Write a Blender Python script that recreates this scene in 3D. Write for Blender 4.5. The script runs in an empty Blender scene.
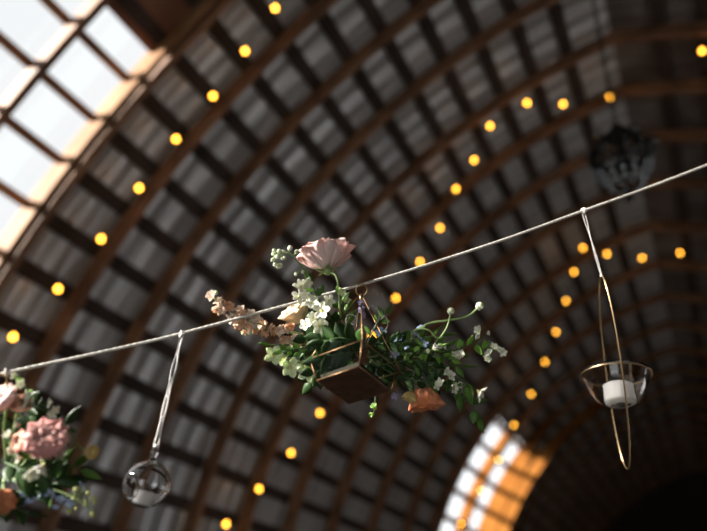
import bpy, math, random
from mathutils import Vector, Matrix, Quaternion
random.seed(11)
PI = math.pi
sc = bpy.context.scene
COL = sc.collection

# ------------------------------------------------------------------ camera
FPX = 640.0
CAMZ = 1.6
def unit(v): return v.normalized()
def cam_axes():
    ax = unit(Vector((740-353.5, -(680-265.5), -FPX)))       # barn's length seen by the camera
    z = Vector((445-353.5, -(-800-265.5), -FPX)); z = unit(z - ax*z.dot(ax))
    x = ax.cross(z)
    return x, ax, z
_bx, _by, _bz = cam_axes()
B3 = Matrix((_bx, _by, _bz))                                  # camera coords -> barn coords
CAM = Vector((0, 0, CAMZ))
def P(px, py, d):
    """point seen at pixel (px,py) at depth d metres along the lens axis"""
    return CAM + B3 @ Vector(((px-353.5)/FPX*d, -(py-265.5)/FPX*d, -d))
def dirn(px, py): return unit(P(px, py, 1) - CAM)
cam = bpy.data.cameras.new('camera'); co = bpy.data.objects.new('camera', cam); COL.objects.link(co)
cam.sensor_width = 36; cam.lens = FPX*36/707; cam.clip_start = .02; cam.clip_end = 200
co.matrix_world = Matrix.Translation(CAM) @ B3.to_4x4()
cam.dof.use_dof = True; cam.dof.focus_distance = 1.04; cam.dof.aperture_fstop = 1.8
sc.camera = co

# ------------------------------------------------------------------ materials
MATS = {}
def mat(name, col, rough=.6, metal=0, noise=None, bump=None, sss=0, trans=0, emit=None, spec=.5, coat=0, wave=None, sheen=0):
    if name in MATS: return MATS[name]
    m = bpy.data.materials.new(name); m.use_nodes = True; nt = m.node_tree; N = nt.nodes; L = nt.links
    b = N['Principled BSDF']
    b.inputs['Base Color'].default_value = (*col, 1); b.inputs['Roughness'].default_value = rough
    b.inputs['Metallic'].default_value = metal; b.inputs['Specular IOR Level'].default_value = spec
    b.inputs['Coat Weight'].default_value = coat
    tc = N.new('ShaderNodeTexCoord')
    if noise:                                                 # (scale, colour2, stretch)
        mp = N.new('ShaderNodeMapping'); mp.inputs['Scale'].default_value = noise[2] if len(noise) > 2 else (1, 1, 1)
        L.new(tc.outputs['Object'], mp.inputs['Vector'])
        n = N.new('ShaderNodeTexNoise'); n.inputs['Scale'].default_value = noise[0]; n.inputs['Detail'].default_value = 5
        L.new(mp.outputs[0], n.inputs['Vector'])
        r = N.new('ShaderNodeValToRGB'); r.color_ramp.elements[0].color = (*col, 1); r.color_ramp.elements[1].color = (*noise[1], 1)
        r.color_ramp.elements[0].position = .36; r.color_ramp.elements[1].position = .64
        L.new(n.outputs['Fac'], r.inputs['Fac']); L.new(r.outputs['Color'], b.inputs['Base Color'])
    if bump:
        n2 = N.new('ShaderNodeTexNoise'); n2.inputs['Scale'].default_value = bump[0]
        L.new(tc.outputs['Object'], n2.inputs['Vector'])
        bm = N.new('ShaderNodeBump'); bm.inputs['Strength'].default_value = bump[1]; bm.inputs['Distance'].default_value = .002
        L.new(n2.outputs['Fac'], bm.inputs['Height']); L.new(bm.outputs[0], b.inputs['Normal'])
    if trans:                                                 # thin petals and leaves let light through
        t = N.new('ShaderNodeBsdfTranslucent'); t.inputs['Color'].default_value = (*[min(1, c*1.15) for c in col], 1)
        if noise: L.new(r.outputs['Color'], t.inputs['Color'])
        mx = N.new('ShaderNodeMixShader'); mx.inputs[0].default_value = trans
        L.new(b.outputs[0], mx.inputs[1]); L.new(t.outputs[0], mx.inputs[2]); L.new(mx.outputs[0], N['Material Output'].inputs['Surface'])
    if emit:
        b.inputs['Emission Color'].default_value = (*emit[0], 1); b.inputs['Emission Strength'].default_value = emit[1]
    MATS[name] = m; return m

def glassmat(name, tint=(1, 1, 1), base=.05, edge=.9, power=4.0, rough=.02, edge_dark=None):
    """thin blown glass: clear face-on, mirror-like at the rim"""
    m = bpy.data.materials.new(name); m.use_nodes = True; nt = m.node_tree; N = nt.nodes; L = nt.links
    N.remove(N['Principled BSDF'])
    lw = N.new('ShaderNodeLayerWeight'); lw.inputs['Blend'].default_value = .5
    pw = N.new('ShaderNodeMath'); pw.operation = 'POWER'; pw.inputs[1].default_value = power
    L.new(lw.outputs['Facing'], pw.inputs[0])
    ml = N.new('ShaderNodeMath'); ml.operation = 'MULTIPLY_ADD'; ml.inputs[1].default_value = edge; ml.inputs[2].default_value = base
    ml.use_clamp = True
    L.new(pw.outputs[0], ml.inputs[0])
    tr = N.new('ShaderNodeBsdfTransparent'); tr.inputs[0].default_value = (*tint, 1)
    gl = N.new('ShaderNodeBsdfGlossy'); gl.inputs['Roughness'].default_value = rough
    mx = N.new('ShaderNodeMixShader')
    L.new(ml.outputs[0], mx.inputs[0]); L.new(tr.outputs[0], mx.inputs[1]); L.new(gl.outputs[0], mx.inputs[2])
    L.new(mx.outputs[0], N['Material Output'].inputs['Surface'])
    MATS[name] = m; return m

wood = mat('timber', (.15, .07, .031), .65, noise=(3.5, (.32, .16, .077), (1, 1, 1)), bump=(60, .4))
wood_dark = mat('old_timber', (.03, .019, .014), .8, noise=(3, (.06, .036, .025)), bump=(40, .4))
board = mat('brown_board', (.16, .058, .028), .7, noise=(2.5, (.26, .105, .05)), bump=(30, .3))
pine = mat('pale_timber', (.20, .095, .038), .6, noise=(3, (.32, .18, .09)), bump=(40, .3), spec=.1)
honey = mat('honey_timber', (.10, .034, .006), .85, noise=(3, (.17, .065, .013)), bump=(40, .3), spec=.05)
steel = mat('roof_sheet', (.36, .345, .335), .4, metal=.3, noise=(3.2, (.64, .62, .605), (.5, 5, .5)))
floor_m = mat('floor_concrete', (.05, .046, .042), .7, noise=(2, (.085, .08, .075)), bump=(25, .3))
wallm = mat('wall_boards', (.045, .028, .018), .75, noise=(2, (.075, .048, .03), (5, 5, .5)), bump=(25, .3))
pane = glassmat('window_glass', (.315, .312, .308), .03, .3, 5)
farpane = glassmat('far_window_glass', (.46, .46, .46), .03, .3, 5)
def realglass(name, col=(1, 1, 1), ior=1.45):
    m = bpy.data.materials.new(name); m.use_nodes = True; nt = m.node_tree; N = nt.nodes; N.remove(N['Principled BSDF'])
    g = N.new('ShaderNodeBsdfGlass'); g.inputs['Color'].default_value = (*col, 1); g.inputs['IOR'].default_value = ior; g.inputs['Roughness'].default_value = 0
    nt.links.new(g.outputs[0], N['Material Output'].inputs['Surface']); return m
blown = realglass('blown_glass')
clear = glassmat('clear_glass', (.8, .86, .82), .006, .5, 5, .01)
dark_glass = glassmat('dark_crystal', (.10, .16, .15), .10, .9, 3, .02)
brass = mat('brass', (.50, .35, .19), .32, metal=1, bump=(200, .2))
old_brass = mat('aged_brass', (.20, .12, .06), .42, metal=.9, bump=(120, .5))
iron = mat('dark_iron', (.02, .022, .022), .5, metal=.6)
rope_m = mat('cord', (.56, .53, .48), .75, bump=(900, .5), noise=(60, (.70, .67, .61)))
string_m = mat('pale_string', (.78, .76, .74), .5, noise=(70, (.62, .58, .56)))
wire_m = mat('cable', (.01, .01, .01), .6)
wax = mat('wax', (.86, .83, .80), .5)
alu = mat('tin_cup', (.75, .74, .74), .3, metal=.9)
black = mat('wick', (.02, .02, .02), .9)
bulb_m = mat('lit_bulb', (1, .6, .2), .4, emit=((1, .43, .035), 11))
soil = mat('soil', (.03, .02, .014), .95)
pinkp = mat('pink_petal', (.86, .58, .54), .55, noise=(22, (.92, .74, .70)), trans=.34)
rosyp = mat('rosy_petal', (.78, .34, .31), .55, noise=(26, (.84, .52, .47)), trans=.3)
peachp = mat('peach_petal', (.92, .64, .44), .55, noise=(60, (.95, .82, .68)), trans=.38)
creamp = mat('cream_petal', (.88, .68, .42), .55, noise=(40, (.9, .78, .58)), trans=.35)
orangep = mat('orange_petal', (.82, .27, .10), .5, noise=(35, (.86, .40, .22)), trans=.3)
yellowp = mat('yellow_petal', (.85, .68, .30), .55, trans=.35)
whitep = mat('white_petal', (.88, .88, .80), .55, noise=(60, (.84, .86, .70)), trans=.3)
greenp = mat('green_white_petal', (.60, .72, .36), .55, noise=(50, (.86, .90, .70)), trans=.35)
tendril = mat('pale_tendril', (.52, .50, .52), .6)
limep = mat('lime_petal', (.36, .58, .14), .55, noise=(50, (.58, .76, .34)), trans=.4)
bluep = mat('blue_petal', (.30, .42, .72), .55, noise=(60, (.55, .66, .86)), trans=.3)
lilacp = mat('lilac_petal', (.34, .30, .62), .55, noise=(60, (.58, .54, .80)), trans=.3)
stamen = mat('stamen', (.65, .60, .20), .7)
budm = mat('bud', (.50, .58, .34), .6, noise=(80, (.76, .80, .62)), trans=.2)
stemm = mat('stem', (.24, .33, .12), .55)
stemd = mat('dark_stem', (.06, .12, .035), .55)
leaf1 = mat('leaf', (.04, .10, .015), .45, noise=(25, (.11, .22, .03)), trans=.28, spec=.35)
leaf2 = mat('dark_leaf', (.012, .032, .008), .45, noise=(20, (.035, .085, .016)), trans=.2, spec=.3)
leaf3 = mat('bright_leaf', (.17, .38, .05), .5, noise=(25, (.30, .52, .10)), trans=.4)

# ------------------------------------------------------------------ mesh helpers
class MB:
    def __init__(s): s.v = []; s.f = []
    def add(s, vs, fs, M=None):
        k = len(s.v)
        s.v += [(M @ Vector(p)) if M else Vector(p) for p in vs]
        s.f += [tuple(i+k for i in f) for f in fs]
    def box(s, a, b):
        (x0, y0, z0), (x1, y1, z1) = a, b
        s.add([(x0,y0,z0),(x1,y0,z0),(x1,y1,z0),(x0,y1,z0),(x0,y0,z1),(x1,y0,z1),(x1,y1,z1),(x0,y1,z1)],
              [(3,2,1,0),(4,5,6,7),(0,1,5,4),(1,2,6,5),(2,3,7,6),(3,0,4,7)])
    def grid(s, rows, closed_u=False, M=None):
        n = len(rows[0]); vs = [p for r in rows for p in r]; fs = []
        for i in range(len(rows)-1):
            for j in range(n if closed_u else n-1):
                j2 = (j+1) % n
                fs.append((i*n+j, i*n+j2, (i+1)*n+j2, (i+1)*n+j))
        s.add(vs, fs, M)
    def tube(s, pts, r, n=8, cap=True):
        pts = [Vector(p) for p in pts]; rs = r if isinstance(r, (list, tuple)) else [r]*len(pts)
        t0 = (pts[1]-pts[0]).normalized()
        up = Vector((0, 0, 1)) if abs(t0.z) < .9 else Vector((1, 0, 0))
        u = t0.cross(up).normalized(); rows = []
        for i, p in enumerate(pts):
            t = (pts[min(i+1, len(pts)-1)]-pts[max(i-1, 0)])
            if t.length < 1e-9: t = t0
            t.normalize(); u = (u - t*u.dot(t)).normalized(); w = t.cross(u)
            rows.append([p + (u*math.cos(2*PI*k/n) + w*math.sin(2*PI*k/n))*rs[i] for k in range(n)])
        k0 = len(s.v); s.grid(rows, True)
        if cap:
            s.f.append(tuple(k0+i for i in range(n))[::-1]); e = k0+(len(rows)-1)*n; s.f.append(tuple(e+i for i in range(n)))
    def ring(s, c, R, r, nrm, n=48, m=8, R2=None, udir=None):
        nrm = unit(Vector(nrm)); u = udir or nrm.orthogonal(); u = unit(u - nrm*u.dot(nrm)); w = nrm.cross(u); R2 = R2 or R
        rows = []
        for i in range(n+1):
            a = 2*PI*i/n; q = u*math.cos(a)*R + w*math.sin(a)*R2; d = unit(q)
            rows.append([Vector(c)+q+(d*math.cos(2*PI*k/m)+nrm*math.sin(2*PI*k/m))*r for k in range(m)])
        s.grid(rows, True)
    def lathe(s, prof, M=None, n=32):
        s.grid([[Vector((r*math.cos(2*PI*k/n), r*math.sin(2*PI*k/n), z)) for k in range(n)] for r, z in prof], True, M)
    def ball(s, c, r, n=12, m=8, sc3=(1, 1, 1), M=None):
        T = Matrix.Translation(Vector(c)) @ (M or Matrix()) @ Matrix.Diagonal((*sc3, 1))
        s.lathe([(max(1e-5, r*math.sin(PI*i/m)), -r*math.cos(PI*i/m)) for i in range(m+1)], T, n)
    def build(s, name, m, parent=None, smooth=True, thick=None, sub=0):
        me = bpy.data.meshes.new(name)
        off = Vector(parent_world(parent)) if parent else Vector()
        me.from_pydata([tuple(p-off) for p in s.v], [], s.f); me.materials.append(m)
        if smooth: me.polygons.foreach_set('use_smooth', [True]*len(me.polygons))
        me.update()
        o = bpy.data.objects.new(name, me); COL.objects.link(o)
        if parent: o.parent = parent
        if thick:
            md = o.modifiers.new('thickness', 'SOLIDIFY'); md.thickness = thick; md.offset = 0
        if sub:
            md = o.modifiers.new('smooth', 'SUBSURF'); md.levels = sub; md.render_levels = sub
        return o
def parent_world(o):
    v = Vector()
    while o: v = v + o.location; o = o.parent
    return v
def thing(name, label, cat, loc, group=None):
    o = bpy.data.objects.new(name, None); COL.objects.link(o); o.location = loc; o.empty_display_size = .02
    o['label'] = label; o['category'] = cat
    if group: o['group'] = group
    return o
def struct(o): o['kind'] = 'structure'; return o
def spline(pts, n=8):
    """Catmull-Rom through the points"""
    p = [Vector(q) for q in pts]; p = [p[0]*2-p[1]] + p + [p[-1]*2-p[-2]]; out = []
    for i in range(1, len(p)-2):
        for k in range(n):
            t = k/n; a, b, c, d = p[i-1:i+3]
            out.append(.5*((2*b)+(c-a)*t+(2*a-5*b+4*c-d)*t*t+(3*b-a-3*c+d)*t**3))
    out.append(p[-2]); return out
def frame(z, roll=0):
    z = unit(Vector(z)); return z.to_track_quat('Z', 'Y').to_matrix().to_4x4() @ Matrix.Rotation(roll, 4, 'Z')

# ------------------------------------------------------------------ the barn's pointed vault
R0 = 4.23; CO = .3*R0; RHO = 1.3*R0                           # two arcs whose centres lie past the middle line
TAP = math.acos(CO/RHO)                                       # arc angle at the ridge
def arc(t, off=0, side=-1):                                   # t: arc angle, side -1 = left
    return Vector((side*(-CO+(RHO+off)*math.cos(t)), 0, CAMZ+(RHO+off)*math.sin(t)))
def tap(off): return math.acos(CO/(RHO+off))
def profile(off, n=40, t0=None, t1=None):                     # left foot -> ridge -> right foot
    ta = tap(off); L_ = [Vector((-(RHO+off-CO), 0, 0))]+[arc(ta*i/n, off, -1) for i in range(n+1)]
    return L_ + [Vector((-p.x, 0, p.z)) for p in reversed(L_[:-1])]
RIBS = [-3.9, -3.2, -1.1, .15, .88, 1.55, 2.13, 2.74, 3.36, 4.04, 4.85, 5.62, 6.42, 7.35, 8.4, 9.5, 10.6, 11.75, 12.9, 14.0, 15.0, 16, 17, 18, 19, 20, 21, 22]
def band(mb, y0, y1, o0, o1, pr0=None, pr1=None):
    a = pr0 or profile(o0); b = pr1 or profile(o1)
    Y0 = Vector((0, y0, 0)); Y1 = Vector((0, y1, 0))
    mb.grid([[p+Y0 for p in a], [p+Y0 for p in b], [p+Y1 for p in b], [p+Y1 for p in a], [p+Y0 for p in a]])
for i, y in enumerate(RIBS):
    mb = MB(); din = -.06 if abs(y-2.13) < .01 else 0
    band(mb, y, y+.055, din, .14)
    struct(mb.build('ceiling_beam', wood, smooth=False))
# purlins: boards lying across the backs of the ribs, full length
PM = .372
for side in (-1, 1):
    k = 0
    while True:
        m_ = .26+PM*k; t = m_/RHO; k += 1
        if t > TAP-.02: break
        hw = .06/(RHO+.16); mb = MB(); c = []
        for (tt, o_) in ((t-hw, .142), (t+hw, .142), (t+hw, .185), (t-hw, .185), (t-hw, .142)): c.append(arc(tt, o_, side))
        runs = [(-4.1, 23)]
        if side < 0 and .26 < m_ < 3.95: runs = [(-4.1, -3.84), (2.13, 10.64), (12.9, 23)]
        if side > 0 and CAMZ+RHO*math.sin(m_/RHO) < 2.0: runs = [(-4.1, 4.1), (7.2, 23)]
        for ya, yb in runs: mb.grid([[p+Vector((0, ya, 0)) for p in c], [p+Vector((0, yb, 0)) for p in c]])
        struct(mb.build('ceiling_purlin', wood_dark, smooth=False))
# openings glazed instead of sheeted: (y0, y1, arc metres from, to), left side
OPEN = [(-3.84, 2.13, .26, 3.98), (10.64, 11.75, .26, 3.98), (11.79, 12.9, .26, 3.98)]
def sheet(side):
    mb = MB(); dy = .0375; n = 45  # rows up the slope
    ys = [-4.2+dy*i for i in range(int(27.2/dy)+1)]
    def off(j): return .2 + (.0, .012, .026, .012, 0, 0)[j % 6]
    def col(y, j, side):
        o = off(j); ta = tap(o)
        return [Vector((side*(RHO+o-CO), y, 0))] + [arc(ta*i/n, o, side)+Vector((0, y, 0)) for i in range(n+1)]
    for side in (side,):
        cols = [col(y, j, side) for j, y in enumerate(ys)]
        k = len(mb.v); m = n+2
        for c in cols: mb.v += c
        for a in range(len(ys)-1):
            ym = (ys[a]+ys[a+1])/2
            for i in range(m-1):
                if side > 0 and 4.1 < ym < 7.2 and (cols[0][i].z+cols[0][i+1].z)/2 < 2.0 and i < 12: continue  # unseen side opening, added to throw daylight onto the left roof
                if side < 0 and i > 0:
                    am = (TAP*(i-.5)/n)*RHO
                    if any(q[0] < ym < q[1] and q[2] < am < q[3] for q in OPEN): continue
                mb.f.append((k+a*m+i, k+(a+1)*m+i, k+(a+1)*m+i+1, k+a*m+i+1))
    return mb
struct(sheet(-1).build('ceiling', steel)); struct(sheet(1).build('ceiling', mat('shaded_sheet', (.10, .075, .06), .6, noise=(2.2, (.20, .17, .15)))))  # right sheet coloured darker: the shade of that side is in its material
for i, (y0, y1, m0, m1) in enumerate(OPEN):
    mb = MB(); n = 24
    def st(o): return [arc((m0+(m1-m0)*j/n)/RHO, o, -1) for j in range(n+1)]
    mb.grid([[p+Vector((0, y0, 0)) for p in st(.205)], [p+Vector((0, y1, 0)) for p in st(.205)]])
    wn = struct(mb.build('window_%d' % (i+1), farpane if i else pane)); pm = .455 if i else PM; z0 = -.05 if i else 0
    k = 0
    while .26+pm*k+z0 < m1+.05:
        t = (.26+pm*k+z0)/RHO; hw = (.034 if i == 0 else .055)/(RHO+.2); k += 1; mb = MB()
        c = [arc(t-hw, .165, -1), arc(t+hw, .165, -1), arc(t+hw, .2, -1), arc(t-hw, .2, -1), arc(t-hw, .165, -1)]
        mb.grid([[p+Vector((0, y0, 0)) for p in c], [p+Vector((0, y1, 0)) for p in c]])
        mb.build('glazing_bar', wood, wn, smooth=False)
# boarded lining above the near glazing and pale lining boards down the sides of the openings
mb = MB(); n = 14
a_ = [arc((3.86+(1.5)*j/n)/RHO, .15, -1) for j in range(n+1)]; b_ = [arc((3.86+(1.5)*j/n)/RHO, .175, -1) for j in range(n+1)]
for y0, y1 in ((-3.8, .88), (.94, 1.54), (1.61, 2.12)):
    A = [p+Vector((0, y0, 0)) for p in a_]; B = [p+Vector((0, y1, 0)) for p in a_]; C = [p+Vector((0, y1, 0)) for p in b_]; D = [p+Vector((0, y0, 0)) for p in b_]
    mb.grid([A, B, C, D, A])
struct(mb.build('trim_1', board, smooth=False))
def lining(name, y, th, m0, m1, oin, oout, m, taper=0, n=30):
    mb = MB(); A = []; Bq = []
    for j in range(n+1):
        f = j/n; t = (m0+(m1-m0)*f)/RHO; k = max(0, (f-.7)/.3)*taper
        A.append(arc(t, oin+k, -1)); Bq.append(arc(t, oout, -1))
    Y0 = Vector((0, y, 0)); Y1 = Vector((0, y+th, 0))
    mb.grid([[p+Y0 for p in A], [p+Y0 for p in Bq], [p+Y1 for p in Bq], [p+Y1 for p in A], [p+Y0 for p in A]])
    struct(mb.build(name, m, smooth=False))
lining('trim_2', 2.095, .03, .1, 4.8, .0, .19, pine, .10)
lining('trim_7', 10.56, .04, .1, 4.3, .0, .2, wood)
lining('trim_3', 2.06, .03, .1, 7.0, -.07, -.0, pine, 0, 50)
lining('trim_4', 12.84, .05, .1, 4.9, -.16, .19, honey, .3)
lining('trim_5', 12.80, .09, .1, 6.6, -.40, -.20, honey, 0, 50)
lining('trim_6', 11.70, .04, .1, 4.3, .0, .19, honey, .12)
for nm, sx in (('wall_left', -1), ('wall_right', 1)):
    mb = MB(); x0, x1 = sorted((sx*(R0-.03), sx*(R0-.005))); [mb.box((x0, a_, 0), (x1, b_, 1.45)) for a_, b_ in (((-4.05, 22.9),) if sx < 0 else ((-4.05, 4.1), (7.2, 22.9)))]; struct(mb.build(nm, wallm, smooth=False))  # unseen dark boarding, added to cut sunlight bouncing off the low sides
# floor, end walls, with an unseen doorway added behind the camera for sky light
mb = MB(); mb.box((-4.6, -4.3, -.05), (4.6, 23.1, 0)); struct(mb.build('floor', floor_m, smooth=False))
mb = MB(); pr = [p+Vector((0, 22.9, 0)) for p in profile(.2)]; mb.v += pr; mb.f.append(tuple(range(len(pr))))
struct(mb.build('wall_far', wallm, smooth=False))
mb = MB(); pr = [p+Vector((0, -4.1, 0)) for p in profile(.2)]
nL = len(pr)
hole = [Vector((-1.3, -4.1, 0)), Vector((-1.3, -4.1, 2.5)), Vector((1.3, -4.1, 2.5)), Vector((1.3, -4.1, 0))]
mb.v += pr + hole; h = nL
mid = nL//2
mb.f.append(tuple(range(0, mid+1)) + (h+1, h)); mb.f.append(tuple(range(mid, nL)) + (h+3, h+2)); mb.f.append((mid, h+2, h+1))
struct(mb.build('wall_near', wallm, smooth=False))

# ------------------------------------------------------------------ string lights along the ribs
def on_vault(px, py, inset=.14):
    d = dirn(px, py); lo = .3
    for i in range(4000):
        s = .3+i*.006; p = CAM+d*s; z = p.z-CAMZ
        rr = math.hypot(abs(p.x)+CO, z) if z > 0 else abs(p.x)+CO
        if rr > RHO-inset: return p
    return CAM+d*10
def bulb_string(name, label, pts, ext=None):
    pos = [on_vault(*q[:2]) if len(q) == 2 else on_vault(q[0], q[1], q[2]) for q in pts]
    root = thing(name, label, 'string lights', pos[0], 'warm bulb strings under the roof')
    cpts = []
    chain = ([ext[0]] if ext and ext[0] else []) + [p+Vector((0, 0, .055)) for p in pos] + ([ext[1]] if ext and ext[1] else [])
    for a, b in zip(chain, chain[1:]):
        for k in range(8):
            t = k/8; cpts.append(a.lerp(b, t)+Vector((0, 0, -.05*4*t*(1-t))))
    cpts.append(chain[-1])
    c = MB(); c.tube(cpts, .004, 5); c.build('cord', wire_m, root)
    for p in pos:
        b = MB(); b.lathe([(1e-4, -.022), (.012, -.019), (.02, -.008), (.021, .002), (.017, .013), (.009, .021), (.0085, .026)], Matrix.Translation(p), 14)
        bo = b.build('bulb', bulb_m, root)
        s = MB(); s.lathe([(1e-4, .024), (.011, .024), (.011, .05), (.006, .058), (1e-4, .058)], Matrix.Translation(p), 10)
        s.build('socket', wire_m, bo)
A_ = [(275,8),(245,51),(213,96),(176,139),(139,188),(101,239),(58,289),(13,337)]
B_ = [(610,97),(563,104),(527,103),(490,126),(474,160),(456,189),(440,228),(420,262),(396,298),(372,336),(347,375),(320,413),(291,453),(259,489),(226,524)]
C_ = [(680,253),(642,258),(607,254),(583,248),(574,272),(566,301),(556,332),(545,362),(531,394),(514,425),(499,460),(481,491),(461,524)]
bulb_string('string_lights', 'string of warm bulbs following the second roof rib beside the big window', A_, (on_vault(305,-40,.1), on_vault(-30,385,.1)))
bulb_string('string_lights', 'long string of amber bulbs curving behind the hanging flower arrangement', B_, (on_vault(650,70,.05), on_vault(195,560,.1)))
bulb_string('string_lights', 'farthest string of amber bulbs bending down towards the small distant window', C_, (on_vault(735,262,.05), on_vault(445,560,.1)))
bulb_string('string_lights', 'lone amber bulb on a string at the upper right edge', [(702,51),(760,70)], (on_vault(690,20,.02), None))

# ------------------------------------------------------------------ the cord across the picture
def rope_d(x): return 1/(1.176-.407*x/707)
RP = [(-60,388),(0,374.5),(33,367),(100,352.5),(182,333.5),(300,301.5),(362,284.5),(420,267),(500,241),(583,211),(650,187),(707,165),(770,139)]
rp = [P(x, y, rope_d(x)) for x, y in RP]
dl = unit(rp[0]-rp[1]); dr = unit(rp[-1]-rp[-2])
def to_wall(p, d):
    q = p.copy()
    for i in range(3000):
        q = q+d*.005; z = q.z-CAMZ
        if (math.hypot(abs(q.x)+CO, z) if z > 0 else abs(q.x)+CO) > RHO+.0 or q.z < .3 or q.y < -3.9: break
    return q
endl = to_wall(rp[0], unit(Vector((dl.x, dl.y, max(dl.z, -.05))))); endr = to_wall(rp[-1], dr)
rpath = spline(rp, 24)
root = thing('hanging_rope', 'pale twisted cord stretched diagonally across carrying the flowers and candles', 'rope', rp[6])
mb = MB()
full = [endl]+[endl.lerp(rpath[0], k/12) for k in range(1, 12)]+rpath+[rpath[-1].lerp(endr, k/12) for k in range(1, 12)]+[endr]
fine = []
for a, b in zip(full, full[1:]):
    m = max(1, int((b-a).length/.003)); m = min(m, 60)
    fine += [a.lerp(b, k/m) for k in range(m)]
s_ = 0; strands = [[], [], []]
for i, p in enumerate(fine):
    t = (fine[min(i+1, len(fine)-1)]-fine[max(0, i-1)]).normalized(); u = unit(t.cross(Vector((0, 0, 1)))); w = t.cross(u)
    if i: s_ += (fine[i]-fine[i-1]).length
    for k in range(3):
        a = s_/.028*2*PI+k*2*PI/3; strands[k].append(p+(u*math.cos(a)+w*math.sin(a))*.0011)
for q in strands: mb.tube(q, .0015, 6)
mb.build('cord', rope_m, root)
for q in (endl, endr):
    e = MB(); e.ball(q, .014); e.build('hook', iron, root)
def rope_at(px):
    best = min(rpath, key=lambda p: abs(proj(p)[0]-px)); return best
def proj(p):
    v = B3.transposed() @ (p-CAM); return (353.5+FPX*v.x/-v.z, 265.5-FPX*v.y/-v.z, -v.z)

# ------------------------------------------------------------------ plants
def petal(mb, M, L, W, cup=.3, curl=.0, bend=0, ruffle=0, nu=6, nv=8, tip=.0, base=.25, ph=0):
    """petal from the origin along +Z, hollow side +Y"""
    rows = []
    for i in range(nv):
        v = i/(nv-1); v = 1-(1-v)**1.35
        w = W*(base+(1-base)*math.sin(min(1, v/.62)*PI/2))*math.sqrt(max(.012, 1-max(0, (v-.62)/.38)**(2.4-tip)))
        th = bend*v; row = []
        for j in range(nu):
            u = j/(nu-1)*2-1
            x = w*.5*u; y = -cup*W*(1-u*u)*math.sin(min(1, v*1.1)*PI*.55) + cup*W*.2
            z = L*v*(1-.06*u*u*v)
            y -= curl*L*max(0, v-.55)**2*4*(1+.3*abs(u))
            y += ruffle*W*math.sin(u*5+ph+v*4)*v
            yy = y*math.cos(th)-z*math.sin(th)*.5; zz = z*math.cos(th*.5)
            row.append(Vector((x, yy, zz)))
        rows.append(row)
    mb.grid(rows, False, M)
def leaf(mb, M, L, W, fold=.25, droop=.3, nv=7, wavy=.0):
    rows = []
    for i in range(nv):
        v = i/(nv-1); w = W*.5*(math.sin(PI*min(1, v**.75))**.8 if 0 < v < 1 else .02)
        rows.append([Vector((u*w, -abs(u)*w*fold+math.sin(v*9+u*2)*wavy*W - droop*L*v*v, L*v*(1-.08*abs(u)))) for u in (-1, -.5, 0, .5, 1)])
    mb.grid(rows, False, M)
def face(n, up=None):
    """matrix whose Z looks along n"""
    return frame(n)
TOCAM = -dirn(353, 265)
def D(sx, sy, tc=0):
    """direction: sx right, sy up in the picture, tc towards the camera"""
    return unit(B3 @ Vector((sx, sy, tc)))
def rose_mesh(mb, c, axis, R, layers=5, open_=1.0, seed=0, ruffle=.05, core=.75, tall=1.0):
    rnd = random.Random(seed); M0 = Matrix.Translation(c) @ frame(axis, rnd.random()*6)
    for l in range(layers):
        f = l/(layers-1); n = 3+l
        for k in range(n):
            a = 2*PI*(k+.5*(l % 2)+rnd.uniform(-.12, .12))/n
            tilt = (.0+f*.42*open_)+rnd.uniform(-.04, .04)
            L = R*(1.15+.12*f)*tall*rnd.uniform(.94, 1.05); W = R*(.95+.75*f)
            M = M0 @ Matrix.Rotation(a, 4, 'Z') @ Matrix.Translation((0, -R*(.08+.22*f), -R*.25+R*.1*(1-f))) @ Matrix.Rotation(tilt, 4, 'X')
            petal(mb, M, L, W, cup=.30, curl=.02+.15*f*open_, ruffle=ruffle, nu=9, nv=9, ph=rnd.random()*6, base=.42, tip=.15)
def sepals(mb, c, axis, R, n=5):
    M0 = Matrix.Translation(c) @ frame(axis)
    mb.ball(c, R*.22, 10, 8)
    for k in range(n):
        M = M0 @ Matrix.Rotation(2*PI*k/n, 4, 'Z') @ Matrix.Rotation(-PI*.5+.35, 4, 'X').inverted()
        leaf(mb, M0 @ Matrix.Rotation(2*PI*k/n, 4, 'Z') @ Matrix.Rotation(1.25, 4, 'X'), R*.7, R*.25, .2, .2)
def blossom(mb, c, axis, R, n=5, tilt=1.1, cup=.22, seed=0):
    rnd = random.Random(seed); M0 = Matrix.Translation(c) @ frame(axis, rnd.random()*6)
    for k in range(n):
        M = M0 @ Matrix.Rotation(2*PI*k/n+rnd.uniform(-.15, .15), 4, 'Z') @ Matrix.Rotation(tilt+rnd.uniform(-.2, .2), 4, 'X')
        petal(mb, M, R*rnd.uniform(.92, 1.1), R*.66, cup=cup, curl=.1, ruffle=.05, nu=5, nv=7, base=.22, ph=rnd.random()*6)
def rdir(rnd, tc=.4):
    return D(rnd.uniform(-1, 1), rnd.uniform(-.8, 1), rnd.uniform(-.1, 1)*tc+tc)

def flower_rose(name, label, cat, px, py, d, Rpx, axis, m, stem, seed=0, layers=5, open_=1., group=None, leaves=(), tall=1., stemr=.0016, ruffle=.05):
    c = P(px, py, d); R = Rpx/FPX*d; axis = unit(axis)
    root = thing(name, label, cat, c, group)
    b = MB(); rose_mesh(b, c, axis, R, layers, open_, seed, tall=tall, ruffle=ruffle); b.build('petals', m, root, thick=.0005)
    s = MB(); sepals(s, c-axis*R*.28, axis, R); s.build('sepals', stemm, root)
    st = [c-axis*R*.3] + [P(*q) for q in stem]
    s = MB(); s.tube(spline(st, 8), stemr, 7); so = s.build('stem', stemm, root)
    for (q, dv, L, W, mm) in leaves:
        l = MB(); leaf(l, Matrix.Translation(P(*q)) @ frame(dv), L, W); l.build('leaf', mm, root, thick=.0004)
    return root

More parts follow.
